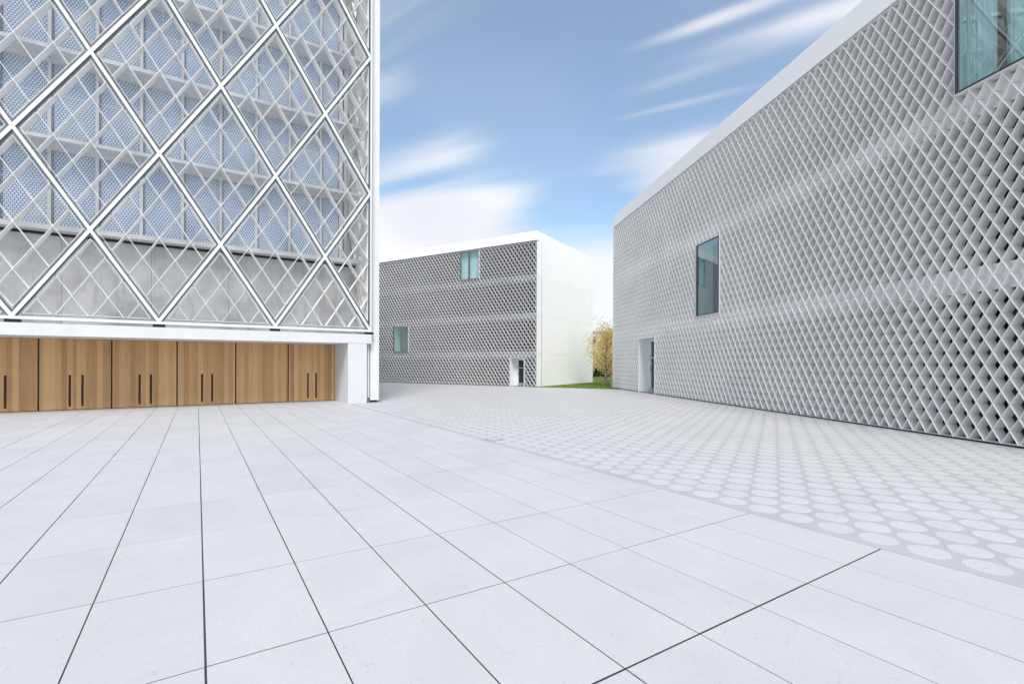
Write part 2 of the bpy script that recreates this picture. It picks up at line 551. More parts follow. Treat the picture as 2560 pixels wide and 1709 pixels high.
# ------------------------------------------------------------------ axes of the place
YAW = 0.572212                                   # the tiled court and the caged building share these axes
T = 0.6
TL = 1.16494
O = Vector((-2.60195 * T, 4.16153 * T, 0))
U = Vector((math.cos(YAW), math.sin(YAW), 0))
V = Vector((-math.sin(YAW), math.cos(YAW), 0))
def uv(u, v, z=0.0):
    return O + U * u + V * v + Vector((0, 0, z))
RT, RD = R(-7.841), 10.602                       # facade plane of the long building on the right
nR = Vector((math.cos(RT), -math.sin(RT), 0))
eR = Vector((math.sin(RT), math.cos(RT), 0))
CT, CD = R(-58.868), 28.498                      # facade plane of the building in the middle
nC = Vector((math.cos(CT), -math.sin(CT), 0))
eC = Vector((math.sin(CT), math.cos(CT), 0))
BORDER = 4.815

# ------------------------------------------------------------------ ground
g = MB().add([(-900, -900, 0), (900, -900, 0), (900, 900, 0), (-900, 900, 0)], [(0, 1, 2, 3)]).build('ground', 'gravel_ground', loc=(0, 0, -0.16))
struct(g)

# plaza slab with inlaid discs
far_l = eC * 15.30 + nC * CD                      # right corner of the middle building
far_r = eR * 29.95 + nR * RD                      # far corner of the right building
edge_l = far_l + Vector((-0.35, -0.05, 0))
edge_r = far_r + Vector((-0.25, -1.35, 0))
mid_l = eC * 40 + nC * (CD + 0.3)
corner_in = nR * (RD + 0.3) + eR * 28.6
poly = [uv(BORDER, -8), uv(BORDER + 22, -8), nR * (RD + 0.3) + eR * 1.0, corner_in, edge_r, edge_r * 0.6 + edge_l * 0.4 + Vector((0.05, 0.08, 0)), edge_l, nC * (CD + 0.3) + eC * 15.45, mid_l, uv(-16, 40), uv(-16, 18.6), uv(BORDER, 18.6)]
pl = MB()
n = len(poly)
pl.add([(q.x, q.y, 0.0) for q in poly] + [(q.x, q.y, -0.12) for q in poly],
       [tuple(range(n))] + [(i, i + n, (i + 1) % n + n, (i + 1) % n) for i in range(n)])
plaza = struct(pl.build('plaza', 'plaza_slab', fix=False))

def disc_mesh(name, r, seg, h):
    b = MB()
    vs = [(r * math.cos(2 * math.pi * k / seg), r * math.sin(2 * math.pi * k / seg), h) for k in range(seg)]
    vs += [((r + 0.003) * math.cos(2 * math.pi * k / seg), (r + 0.003) * math.sin(2 * math.pi * k / seg), 0.0005) for k in range(seg)]
    b.add(vs, [tuple(range(seg))] + [(k, k + seg, (k + 1) % seg + seg, (k + 1) % seg) for k in range(seg)])
    return b
cands = []
for i in range(0, 130):
    u = 5.072 + i * 0.3185
    for j in range(-26, 120):
        v = -1.41 + 0.3535 * (j + (0.5 if i % 2 else 0.0))
        P = uv(u, v)
        if P.dot(nR) > RD - 0.2 or P.dot(nC) > CD - 0.2 or P.y < -5.0 or P.dot(eR) < 1.5 - 6.0:
            continue
        a, b = edge_l - edge_r, P - edge_r
        if a.x * b.y - a.y * b.x < 0.15 * a.length and P.x > edge_l.x and P.y > edge_r.y:
            continue
        if u < 6.25 and v > 15.75:
            continue
        px = to_pixel(P)
        if px is not None and px[0] < -250:
            continue
        if (u - 5.07) ** 2 + (v - 5.66) ** 2 < 0.06:
            continue
        cands.append((P.length, P, px))
cands.sort(key=lambda q: q[0])
dm = disc_mesh('paving_disc', 0.146, 32, 0.003).mesh('paving_disc', 'terrazzo_disc', fix=False)
far_discs = MB()
nd = 0
for d, P, px in cands:
    inview = px is not None and -60 < px[0] < 2620 and px[1] < 1780
    if inview and nd < 300:
        place('paving_disc', dm, plaza, (P.x + random.uniform(-.003, .003), P.y + random.uniform(-.003, .003), 0.0), random.random() * 6.28)
        nd += 1
    else:
        seg = 20 if d < 18 else 12
        dd = disc_mesh('d', 0.146, seg, 0.003)
        far_discs.add([(a + P.x, b + P.y, c) for a, b, c in dd.v], dd.f)
stuff(far_discs.build('paving_discs', 'terrazzo_disc', plaza, fix=False))
dc_ = thing('drain_cover', 'round drain cover with a dark rim in the disc paving beside the tiles', 'drain cover', uv(5.07, 5.66))
rim = MB()
for k in range(40):
    a0, a1 = 2 * math.pi * k / 40, 2 * math.pi * (k + 1) / 40
    for r0, r1, z in ((0.158, 0.172, 0.004),):
        rim.add([(r0 * math.cos(a0), r0 * math.sin(a0), z), (r1 * math.cos(a0), r1 * math.sin(a0), z), (r1 * math.cos(a1), r1 * math.sin(a1), z), (r0 * math.cos(a1), r0 * math.sin(a1), z)], [(0, 1, 2, 3)])
rim.build('rim', 'joint_bed', dc_, fix=False)
disc_mesh('lid', 0.155, 40, 0.005).build('lid', 'terrazzo_disc', dc_, fix=False)

# tiled court
bed = MB().add([tuple(uv(-16, -8)), tuple(uv(BORDER - 0.002, -8)), tuple(uv(BORDER - 0.002, 18.4)), tuple(uv(-16, 18.4))], [(0, 1, 2, 3)])
court = struct(bed.build('tiled_pavement', 'joint_bed', loc=(0, 0, -0.0017), fix=False))
def tile_geo(u0, u1, v0, v1, rnd):
    dz = rnd.uniform(-0.0003, 0.0003)
    c = 0.0006
    tl = [rnd.uniform(-0.0002, 0.0002) for _ in range(4)]
    cor = [(u0, v0), (u1, v0), (u1, v1), (u0, v1)]
    cin = [(u0 + c, v0 + c), (u1 - c, v0 + c), (u1 - c, v1 - c), (u0 + c, v1 - c)]
    vs = [(a, b, -0.021) for a, b in cor] + [(a, b, -c + dz + t_) for (a, b), t_ in zip(cor, tl)] + [(a, b, dz + t_) for (a, b), t_ in zip(cin, tl)]
    fs = [(8, 9, 10, 11)]
    for k in range(4):
        k2 = (k + 1) % 4
        fs += [(k, k2, k2 + 4, k + 4), (k + 4, k2 + 4, k2 + 8, k + 8)]
    return vs, fs
tiles = []
rnd = random.Random(3)
vj = {}
for j in range(-7, 17):
    vj[j] = rnd.choice((0.0034, 0.0038, 0.0044))
vj[-1] = 0.007
uj = {}
for i in range(-26, 10):
    uj[i] = rnd.choice((0.0032, 0.0036, 0.0040, 0.0045))
uj[0] = 0.0052
uj[1] = 0.0045
uj[7] = 0.0026
uj[5] = 0.0028
for i in range(-26, 8):
    for j in range(-6, 16):
        u0 = i * T + uj[i]
        u1 = (i + 1) * T - uj[i + 1]
        if i == 7:
            u1 = BORDER - 0.006
        v0 = j * TL + vj[j]
        v1 = (j + 1) * TL - vj[j + 1]
        if j == 15:
            v1 = 18.17
        c = uv((u0 + u1) / 2, (v0 + v1) / 2)
        pts = [to_pixel(uv(a, b)) for a in (u0, u1) for b in (v0, v1)]
        vis = all(q is not None for q in pts) and max(q[0] for q in pts) > 0 and min(q[0] for q in pts) < 2560 and min(q[1] for q in pts) < 1720
        if not vis:
            vis = any(q is None for q in pts) and c.length < 3.2
        tiles.append((not vis, c.length, u0, u1, v0, v1, c))
tiles.sort(key=lambda q: (q[0], q[1]))
rest = MB()
for k, (nv, d, u0, u1, v0, v1, c) in enumerate(tiles):
    jx, jy = rnd.uniform(-.0008, .0008), rnd.uniform(-.0008, .0008)
    vs, fs = tile_geo(u0, u1, v0, v1, rnd)
    if k < 300 and not nv:
        mu, mv = (u0 + u1) / 2, (v0 + v1) / 2
        MB().add([(a - mu, b - mv, z) for a, b, z in vs], fs).build('tile', 'terrazzo_tile', court, (c.x + jx, c.y + jy, 0.0017), YAW, fix=False)
    else:
        rest.add([(*(uv(a, b).xy), z + 0.0017) for a, b, z in vs], fs)
stuff(rest.build('outer_tiles', 'terrazzo_tile', court, fix=False))

# ------------------------------------------------------------------ lattice-screened buildings (local x = right along the front, y = inwards, z = up)
BT = 0.0042                                       # blade half-thickness along x
def lattice_front(bld, x0, x1, storeys, w_, depth, holes, world_of, budget, phase, bt, smat):
    """diagonal blades storey by storey; storeys = [(z0, z1, half_rows)]"""
    todo = []
    for si, (z0, z1, hr) in enumerate(storeys):
        g0, g1 = z0 + 0.004, z1 - 0.004
        rise = (z1 - z0) / hr                      # half a diamond high
        run = w_ / 2
        # rails are interrupted by openings
        rails = MB()
        for (rz0, rz1, ry0, ry1) in ((z0 + 0.004, z0 + 0.012, 0.02 if si == 0 else depth - 0.05, depth), (z1 - 0.012, z1 - 0.004, 0.02 if si == len(storeys) - 1 else depth - 0.05, depth)):
            spans = [(x0, x1)]
            for (hx0, hx1, hz0, hz1) in holes:
                if hz0 < rz1 and hz1 > rz0:
                    ns = []
                    for a, b in spans:
                        if hx1 <= a or hx0 >= b:
                            ns.append((a, b))
                        else:
                            if hx0 > a: ns.append((a, hx0))
                            if hx1 < b: ns.append((hx1, b))
                    spans = ns
            for a, b in spans:
                rails.box(a, b, ry0, ry1, rz0, rz1)
        scr = rails.build('screen_panel', 'blade_metal', bld)
        height = g1 - g0
        span = height / rise * run
        k0 = int((x0 - span) / w_) - 2
        k1 = int((x1 + span) / w_) + 2
        off0 = phase[si] * w_
        for fam in (1, -1):
            for k in range(k0, k1):
                bx = off0 + k * w_
                p = (bx, g0)
                q = (bx + fam * span, g1)
                c = clip_seg(p, q, [(x0, g0 - .1), (x1, g0 - .1), (x1, g1 + .1), (x0, g1 + .1)])
                if not c:
                    continue
                for a, b in cut_rects(c[0], c[1], [h_ for h_ in holes if h_[2] < g1 and h_[3] > g0]):
                    if math.dist(a, b) < 0.06:
                        continue
                    mid = world_of((a[0] + b[0]) / 2, 0, (a[1] + b[1]) / 2)
                    px = to_pixel(mid)
                    vis = px is not None and -120 < px[0] < 2680
                    size = math.dist(a, b) / max(0.5, (mid - Vector((0, 0, CAM_H))).length)
                    todo.append((0 if vis else 1, -size, a, b, fam, scr))
    todo.sort(key=lambda q: (q[0], q[1]))
    cache = {}
    rest_ = MB()
    for i, (nv, sz, a, b, fam, scr) in enumerate(todo):
        y0, y1 = (0.0, depth) if fam > 0 else (0.0022, depth - 0.002)
        if i < budget and not nv:
            key = (round(b[0] - a[0], 3), round(b[1] - a[1], 3), fam)
            if key not in cache:
                cache[key] = MB().blade((0, 0), (b[0] - a[0], b[1] - a[1]), (bt, 0), y0, y1).mesh('blade', smat)
            place('blade', cache[key], scr, (a[0], 0, a[1]))
        else:
            rest_.blade(a, b, (bt, 0), y0, y1)
    stuff(rest_.build('screen_blades', smat, bld))

def opening_window(bld, x0, x1, z0, z1, deep, label=None, curtain=False):
    """flush pane in a slim dark frame, a pale lined reveal behind it and a dark inner window"""
    fr = 0.035
    wn_ = MB()
    for (a, b, c, d) in ((x0, x1, z0, z0 + fr), (x0, x1, z1 - fr, z1), (x0, x0 + fr, z0 + fr, z1 - fr), (x1 - fr, x1, z0 + fr, z1 - fr)):
        wn_.box(a, b, -0.03, 0.06, c, d)
    wo_ = wn_.build('window', 'frame_dark', bld)
    MB().box(x0 + fr, x1 - fr, -0.008, 0.004, z0 + fr, z1 - fr).build('pane', 'window_glass', wo_)
    # pale metal edging around the frame
    tr = MB()
    e = 0.022
    for (a, b, c, d) in ((x0 - e, x1 + e, z0 - e, z0 - 0.002), (x0 - e, x1 + e, z1 + 0.002, z1 + e), (x0 - e, x0 - 0.002, z0 - 0.002, z1 + 0.002), (x1 + 0.002, x1 + e, z0 - 0.002, z1 + 0.002)):
        tr.box(a, b, -0.015, 0.29, c, d)
    tr.build('edging', 'blade_metal', wo_)
    rv = MB()
    q = 0.02
    for (a, b, c, d) in ((x0, x1, z0, z0 + q), (x0, x1, z1 - q, z1), (x0, x0 + q, z0 + q, z1 - q), (x1 - q, x1, z0 + q, z1 - q)):
        rv.box(a, b, 0.062, deep, c, d)
    rv.build('reveal', 'reveal_grey', wo_)
    MB().box(x0 + q, x1 - q, deep - 0.03, deep - 0.01, z0 + q, z1 - q).build('inner_pane', 'inner_glass', wo_)
    iw = MB()
    for (a, b, c, d) in ((x0 + q, x0 + q + 0.07, z0 + q, z1 - q), (x1 - q - 0.07, x1 - q, z0 + q, z1 - q), (x0 + q + 0.07, x1 - q - 0.07, z1 - q - 0.09, z1 - q)):
        iw.box(a, b, deep - 0.09, deep - 0.032, c, d)
    iw.build('inner_frame', 'dark_wood', wo_)
    if curtain:
        cu = MB()
        nseg = 70
        a, b = x0 + q + 0.01, x1 - q - 0.01
        for k in range(nseg + 1):
            xx = a + (b - a) * k / nseg
            yy = 0.30 + 0.022 * math.sin(k * 1.6) + 0.012 * math.sin(k * 0.7)
            cu.v += [(xx, yy, z0 + q + 0.01), (xx, yy, z1 - q - 0.01), (xx, yy + 0.004, z0 + q + 0.01), (xx, yy + 0.004, z1 - q - 0.01)]
        for k in range(nseg):
            i = 4 * k
            cu.f += [(i, i + 4, i + 5, i + 1), (i + 2, i + 3, i + 7, i + 6)]
        cu.build('curtain', 'curtain', wo_, fix=False, smooth=True)
        xm = x0 + 0.40 * (x1 - x0)
        MB().box(xm - 0.045, xm + 0.045, 0.14, 0.24, z0 + q + 0.002, z1 - q - 0.002).build('window_mullion', 'dark_wood', wo_)
    return wo_

def door_niche(bld, x0, x1, z1, deep, glass_from, label_board=False):
    """recessed entrance: lined niche, fixed panel with an intercom plate and a glazed leaf"""
    q = 0.02
    ni = MB()
    ni.box(x0, x0 + q, -0.012, deep, 0.002, z1)
    ni.box(x1 - q, x1, -0.012, deep, 0.002, z1)
    ni.box(x0 + q, x1 - q, -0.012, deep, z1 - q, z1)
    nio = ni.build('door_niche', 'niche_metal', bld)
    MB().box(x0 + q, x1 - q, -0.012, deep, 0.002, 0.014).build('threshold', 'grey_metal', nio)
    xg = x0 + (x1 - x0) * glass_from
    MB().box(x0 + q, xg - 0.003, deep - 0.05, deep, 0.016, z1 - q - 0.002).build('side_panel', 'white_metal', nio)
    pm = 0.5 * (x0 + q + xg)
    pw = min(0.055, (xg - x0) * 0.14)
    ic = MB().box(xg - 0.30 * (xg - x0) - pw, xg - 0.30 * (xg - x0) + pw, deep - 0.062, deep - 0.0505, z1 * 0.56, z1 * 0.71)
    ic.build('intercom_plate', 'grey_metal', nio)
    lf = MB()
    f = 0.05
    for (a, b, c, d) in ((xg, x1 - q - 0.003, 0.016, 0.09), (xg, x1 - q - 0.003, z1 - 0.17, z1 - q - 0.002), (xg, xg + f, 0.09, z1 - 0.17), (x1 - q - f - 0.003, x1 - q - 0.003, 0.09, z1 - 0.17)):
        lf.box(a, b, deep - 0.06, deep - 0.01, c, d)
    ld = lf.build('door', 'white_metal', bld)
    MB().box(xg + f, x1 - q - f - 0.003, deep - 0.04, deep - 0.03, 0.09, z1 - 0.17).build('door_pane', 'inner_glass', ld)
    MB().box(xg + f, x1 - q - f - 0.003, deep - 0.075, deep - 0.055, z1 * 0.635, z1 * 0.65).build('push_bar', 'white_metal', ld)
    MB().box(xg + f + 0.02, x1 - q - f - 0.02, deep - 0.15, deep - 0.061, 0.10, 0.22).build('kick_plate', 'grey_metal', ld)
    MB().box(xg + 0.012, xg + 0.034, deep - 0.11, deep - 0.0605, z1 * 0.38, z1 * 0.50).build('handle', 'grey_metal', ld)
    return nio

def lattice_building(name, label, origin, xaxis, x0, x1, body_depth, storeys, w_, phase, windows, doors, z_par0, z_par1, budget, ends, bt=BT, smat='blade_metal'):
    rz = math.atan2(xaxis.y, xaxis.x)
    b = thing(name, label, 'building', origin, rz)
    yaxis = Vector((-xaxis.y, xaxis.x, 0))
    depth = 0.252
    def world_of(x, y, z):
        return origin + xaxis * x + yaxis * y + Vector((0, 0, z))
    holes = [(a - 0.024, c + 0.024, e_ - 0.024, f_ + 0.024) for a, c, e_, f_, cu in windows] + [(a - .004, c + .004, -1, f_ + .004) for a, c, f_, gl in doors]
    lattice_front(b, x0 + 0.02, x1 - 0.02, storeys, w_, depth, holes, world_of, budget, phase, bt, smat)
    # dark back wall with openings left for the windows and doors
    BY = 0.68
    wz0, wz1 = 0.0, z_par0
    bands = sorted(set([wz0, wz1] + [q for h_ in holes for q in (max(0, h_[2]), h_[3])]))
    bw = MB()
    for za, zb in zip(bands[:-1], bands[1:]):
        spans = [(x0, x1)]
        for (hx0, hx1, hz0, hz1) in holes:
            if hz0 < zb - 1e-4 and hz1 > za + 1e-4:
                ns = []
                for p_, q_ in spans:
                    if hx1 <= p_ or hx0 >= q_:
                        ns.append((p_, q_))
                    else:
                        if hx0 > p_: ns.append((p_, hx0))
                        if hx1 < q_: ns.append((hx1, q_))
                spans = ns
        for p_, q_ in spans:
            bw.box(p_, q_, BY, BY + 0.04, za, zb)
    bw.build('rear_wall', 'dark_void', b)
    # upright timber mullions behind the screen
    k = x0 + 0.12
    step = 0.885
    while k < x1 - 0.1:
        for si, (z0, z1, hr) in enumerate(storeys):
            if any(hx0 - 0.08 < k < hx1 + 0.08 and hz0 < z1 and hz1 > z0 for hx0, hx1, hz0, hz1 in holes):
                continue
            mb = MB().box(k - 0.05, k + 0.05, 0.50, BY - 0.003, z0 + 0.16, z1 - 0.16)
            mb.box(k + 0.10, k + 0.13, 0.58, BY - 0.003, z0 + 0.16, z1 - 0.16)
            mb.build('timber_mullion', 'dark_wood', b)
        k += step
    # floor edges closing the cells on either side of each storey joint
    for si in range(1, len(storeys)):
        zj = storeys[si][0]
        hb = (storeys[si][1] - storeys[si][0]) / storeys[si][2]
        mb = MB()
        spans = [(x0, x1)]
        for (hx0, hx1, hz0, hz1) in holes:
            if hz0 < zj + hb and hz1 > zj - hb:
                ns = []
                for p_, q_ in spans:
                    if hx1 <= p_ or hx0 >= q_:
                        ns.append((p_, q_))
                    else:
                        if hx0 > p_: ns.append((p_, hx0))
                        if hx1 < q_: ns.append((hx1, q_))
                spans = ns
        for p_, q_ in spans:
            mb.box(p_, q_, 0.20, depth + 0.05, zj - hb * 1.0, zj + hb * 1.0)
        for (hx0, hx1, hz0, hz1) in holes:
            if hz0 < zj + hb and hz1 > zj - hb:
                za = hz1 + 0.004 if hz1 < zj + hb else zj - hb
                zb = hz0 - 0.004 if hz0 > zj - hb else zj + hb
                za, zb = (max(za, zj - hb), zj + hb) if hz1 < zj + hb and hz1 > zj - hb else (zj - hb, min(zb, zj + hb))
                if zb - za > 0.03:
                    mb.box(hx0, hx1, 0.20, depth + 0.05, za, zb)
        so = mb.build('floor_edge', 'blade_metal', b)
        bolts = MB()
        xx = x0 + w_ / 2
        while xx < x1:
            if not any(hx0 < xx < hx1 and hz0 < zj + hb and hz1 > zj - hb for hx0, hx1, hz0, hz1 in holes):
                r_ = 0.026
                bolts.add([(xx + r_ * math.cos(t_ * math.pi / 4), 0.185, zj + hb * 0.45 + r_ * math.sin(t_ * math.pi / 4)) for t_ in range(8)] +
                          [(xx + r_ * math.cos(t_ * math.pi / 4), 0.1995, zj + hb * 0.45 + r_ * math.sin(t_ * math.pi / 4)) for t_ in range(8)],
                          [tuple(range(8))] + [(t_, t_ + 8, (t_ + 1) % 8 + 8, (t_ + 1) % 8) for t_ in range(8)])
            xx += w_
        stuff(bolts.build('fixings', 'grey_metal', so))
    # closing caps
    for e_ in ends:
        xe = x1 if e_ == 'right' else x0
        MB().box(xe - 0.018, xe, 0.0, depth + 0.012, 0.03, z_par0 - 0.05).build('end_cap', 'white_render', b)
    # gap above ground and below the parapet
    MB().box(x0 + 0.01, x1 - 0.01, 0.10, 0.14, -0.02, 0.034).build('base_gap', 'black_metal', b)
    MB().box(x0 + 0.01, x1 - 0.01, 0.06, 0.30, storeys[-1][1] + 0.002, z_par0 + 0.02).build('parapet_gap', 'black_metal', b)
    # parapet in lengths
    ln = 2.92
    xx = x1
    while xx > x0 + 0.05:
        xa = max(x0, xx - ln)
        bevel(MB().box(xa + 0.003, xx - 0.003, -0.004, 0.42, z_par0, z_par1).build('parapet_panel', 'white_render', b), 0.006)
        xx = xa
    MB().box(x0 + 0.05, x1 - 0.05, 0.425, body_depth, z_par1 - 0.28, z_par1 - 0.20).build('roof', 'roof_grey', b)
    for wdw in windows:
        opening_window(b, wdw[0], wdw[1], wdw[2], wdw[3], BY + 0.12, curtain=wdw[4])
    for dr in doors:
        door_niche(b, dr[0], dr[1], dr[2], 0.66, dr[3])
    return b

# long building on the right
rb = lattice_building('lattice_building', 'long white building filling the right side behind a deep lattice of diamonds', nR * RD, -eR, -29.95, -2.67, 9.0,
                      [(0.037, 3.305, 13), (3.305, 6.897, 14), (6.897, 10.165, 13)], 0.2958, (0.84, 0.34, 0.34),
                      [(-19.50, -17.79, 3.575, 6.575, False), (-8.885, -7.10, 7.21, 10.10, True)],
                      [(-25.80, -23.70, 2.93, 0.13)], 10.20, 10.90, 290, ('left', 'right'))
MB().box(-29.93, -29.70, 0.30, 9.0, 0.0, 10.60).build('side_wall', 'white_render', rb)
MB().box(-2.92, -2.69, 0.30, 9.0, 0.0, 10.60).build('side_wall', 'white_render', rb)
MB().box(-29.69, -2.93, 8.8, 9.0, 0.0, 10.60).build('back_wall', 'white_render', rb)

# building in the middle
cb = lattice_building('lattice_building', 'distant box-shaped building with small diamond lattice front and plain white side wall', nC * CD, -eC, -33.0, -15.30, 9.9,
                      [(0.037, 2.165, 10), (2.165, 4.75, 12), (4.75, 7.305, 12), (7.305, 9.66, 11)], 0.2912, (0.1, 0.1, 0.1, 0.1),
                      [(-21.62, -20.01, 7.60, 9.63, True), (-28.27, -26.72, 2.44, 4.46, False)],  # curtain in the upper window is added to stand in for its pale reflected light
                      [(-17.39, -16.26, 1.945, 0.26)], 9.72, 10.33, 290, ('right', 'left'), 0.0075, 'screen_shaded')
zs = [0.0, 2.165, 4.75, 7.305, 10.33]
for za, zb in zip(zs[:-1], zs[1:]):
    MB().box(-15.55, -15.30, 0.42 if zb > 10 else 0.305, 5.1, za + 0.003, zb - 0.003 if zb < 10 else zb).build('wall_panel', 'white_render', cb)
    MB().box(-15.55, -15.30, 5.107, 9.86, za + 0.003, zb - 0.003 if zb < 10 else zb).build('wall_panel', 'white_render', cb)
MB().box(-15.50, -15.30, 0.305, 0.418, 7.308, 9.70).build('wall_panel', 'white_render', cb)
MB().box(-33.0, -32.8, 0.42, 9.86, 0.0, 10.2).build('side_wall', 'white_render', cb)
MB().box(-32.79, -15.56, 9.7, 9.86, 0.0, 10.2).build('back_wall', 'white_render', cb)
MB().box(-15.36, -15.285, 0.30, 9.90, -0.05, 0.028).build('plinth', 'plinth_grey', cb)

# board leaning in the right-hand entrance
def rloc(x, y, z):
    return nR * RD + (-eR) * x + nR * y + Vector((0, 0, z))
lb = MB()
lb.add([(-24.62, 0.20, 0.016), (-24.60, 0.23, 0.016), (-24.05, 0.585, 0.94), (-24.07, 0.56, 0.95),
        (-24.22, 0.12, 0.016), (-24.20, 0.15, 0.016), (-23.95, 0.585, 0.94), (-23.97, 0.56, 0.95)],
       [(0, 1, 2, 3), (7, 6, 5, 4), (0, 3, 7, 4), (1, 5, 6, 2), (0, 4, 5, 1), (3, 2, 6, 7)])
lbo = lb.build('leaning_board', 'slate_board', None, tuple(nR * RD), math.atan2(-eR.y, -eR.x))
tag(lbo, 'slate blue board leaning inside the doorway of the lattice building on the right', 'board')

# ------------------------------------------------------------------ caged building on the left (local x = u, y = v - 16)
mq = thing('caged_building', 'tall building in a white diagonal steel cage above a row of oak doors', 'building', uv(0, 16.0), YAW)
SPN, RISE, Z0, XR = 3.325, 2.64, 2.84, 5.59
NB, NR = 5, 6                                     # bays and rows of the cage
XL = XR - NB * SPN
ZT = Z0 + NR * RISE
GH = 0.135                                        # frame distance from a bar's centre line
dirl = math.hypot(SPN / 2, RISE)
def perp(p, q, h):
    l = math.dist(p, q)
    return (-(q[1] - p[1]) / l * h, (q[0] - p[0]) / l * h)
bar_cache = {}
def cage_plane(x_left, x_right, loc, rz, split_blades):
    nb = int(round((x_right - x_left) / SPN))
    for j in range(NR):
        za, zb = Z0 + j * RISE, Z0 + (j + 1) * RISE
        for k in range(nb * 2 + 0):
            xa = x_left + k * SPN / 2
            up = (k + j) % 2 == 0
            p, q = ((xa, za), (xa + SPN / 2, zb)) if up else ((xa, zb), (xa + SPN / 2, za))
            key = up
            if key not in bar_cache:
                d_ = (q[0] - p[0], q[1] - p[1])
                y0 = 0.0 if up else 0.002
                bar_cache[key] = (MB().blade((0, 0), d_, perp((0, 0), d_, 0.047), y0, 0.03 + y0).mesh('diagrid_bar', 'white_metal'),
                                  MB().blade((0, 0), d_, perp((0, 0), d_, 0.086), 0.032 + y0, 0.055 + y0).mesh('gasket', 'dark_gasket'),
                                  MB().blade((0, 0), d_, perp((0, 0), d_, 0.05), 0.056 + y0, 0.20 + y0).mesh('web', 'white_metal'))
            a, b_, wb_ = bar_cache[key]
            c_, s_ = math.cos(rz), math.sin(rz)
            bo = place('diagrid_bar', a, mq, (loc[0] + p[0] * c_, loc[1] + p[0] * s_, p[1]), rz)
            place('gasket', b_, bo)
            place('web', wb_, bo)
    # infill panels
    for j in range(NR + 1):
        zc = Z0 + j * RISE
        xs = [x_left + SPN / 2 + SPN * k for k in range(nb)] if j % 2 == 0 else [x_left + SPN * k for k in range(nb + 1)]
        for xc in xs:
            poly_ = [(xc, zc - RISE), (xc + SPN / 2, zc), (xc, zc + RISE), (xc - SPN / 2, zc)]
            ins = [GH] * 4
            if j == 0:
                poly_ = [(xc - SPN / 2, zc), (xc + SPN / 2, zc), (xc, zc + RISE)]
                ins = [0.085, GH, GH]
            elif j == NR:
                poly_ = [(xc, zc - RISE), (xc + SPN / 2, zc), (xc - SPN / 2, zc)]
                ins = [GH, 0.085, GH]
            elif abs(xc - x_left) < 0.01:
                poly_ = [(xc, zc - RISE), (xc + SPN / 2, zc), (xc, zc + RISE)]
                ins = [GH, GH, 0.06]
            elif abs(xc - x_right) < 0.01:
                poly_ = [(xc, zc - RISE), (xc, zc + RISE), (xc - SPN / 2, zc)]
                ins = [0.06, GH, GH]
            pin = inset(poly_, ins)
            mb = MB()
            m_ = len(pin)
            for k in range(m_):
                a, b_ = pin[k], pin[(k + 1) % m_]
                of = perp(a, b_, 0.0055)
                mb.blade(a, b_, of, 0.06, 0.40)
            segs = []
            for fam in (1, -1):
                for c in (-0.5, 0.0, 0.5):
                    # x/a + fam * z/b = c  ->  points on the line
                    A, B = SPN / 2, RISE
                    p = (xc + A * (c + 1.2), zc - fam * B * 1.2)
                    q = (xc + A * (c - 1.2), zc + fam * B * 1.2)
                    s = clip_seg(p, q, pin)
                    if s and math.dist(*s) > 0.12:
                        segs.append((fam, s))
            c_, s_ = math.cos(rz), math.sin(rz)
            org = (loc[0] + xc * c_, loc[1] + xc * s_, zc)
            def rel(pt):
                return (pt[0] - xc, pt[1] - zc)
            mbr = MB()
            mbr.v = [(a - xc, b2, c2 - zc) for a, b2, c2 in mb.v]
            mbr.f = mb.f
            if not split_blades:
                for fam, (a, b_) in segs:
                    mbr.blade(rel(a), rel(b_), perp(a, b_, 0.0055), 0.062 if fam > 0 else 0.064, 0.398)
            po = mbr.build('infill_panel', 'cage_blade' if split_blades else 'cream_metal', mq, org, rz)
            if split_blades:
                for fam, (a, b_) in segs:
                    MB().blade(rel(a), rel(b_), perp(a, b_, 0.0055), 0.062 if fam > 0 else 0.064, 0.398).build('blade', 'cage_blade', po)
                cl = MB()
                for fam, (a, b_) in segs:
                    l = math.dist(a, b_)
                    ux, uz = (b_[0] - a[0]) / l, (b_[1] - a[1]) / l
                    for e_, sg in ((a, -1), (b_, 1)):
                        e0 = rel(e_)
                        e1 = (e0[0] + ux * sg * 0.045, e0[1] + uz * sg * 0.045)
                        cl.blade((e0[0] + ux * sg * 0.008, e0[1] + uz * sg * 0.008), e1, (-uz * 0.022, ux * 0.022), 0.075, 0.16)
                stuff(cl.build('clips', 'grey_metal', po))
cage_plane(XL, XR, (0, 0), 0.0, True)
# chords and edge uprights of the front
MB().box(XL - 0.06, XR + 0.07, 0.004, 0.14, Z0 - 0.085, Z0 - 0.001).build('bottom_chord', 'white_metal', mq)
MB().box(XL - 0.06, XR + 0.07, 0.004, 0.14, ZT + 0.001, ZT + 0.09).build('top_chord', 'white_metal', mq)
MB().box(XR + 0.005, XR + 0.065, 0.005, 0.14, Z0 + 0.0, ZT).build('edge_upright', 'white_metal', mq)
MB().box(XR - 0.030, XR + 0.003, 0.036, 0.15, Z0 + 0.0, ZT).build('edge_gasket', 'dark_gasket', mq)
MB().box(XL - 0.065, XL - 0.005, 0.005, 0.14, Z0 + 0.0, ZT).build('edge_upright', 'white_metal', mq)
for k in range(NB + 1):
    xk = XR - k * SPN
    MB().box(xk - 0.16, xk + 0.16, 0.05, 0.20, 2.665, Z0 - 0.087).build('bearing', 'black_metal', mq)
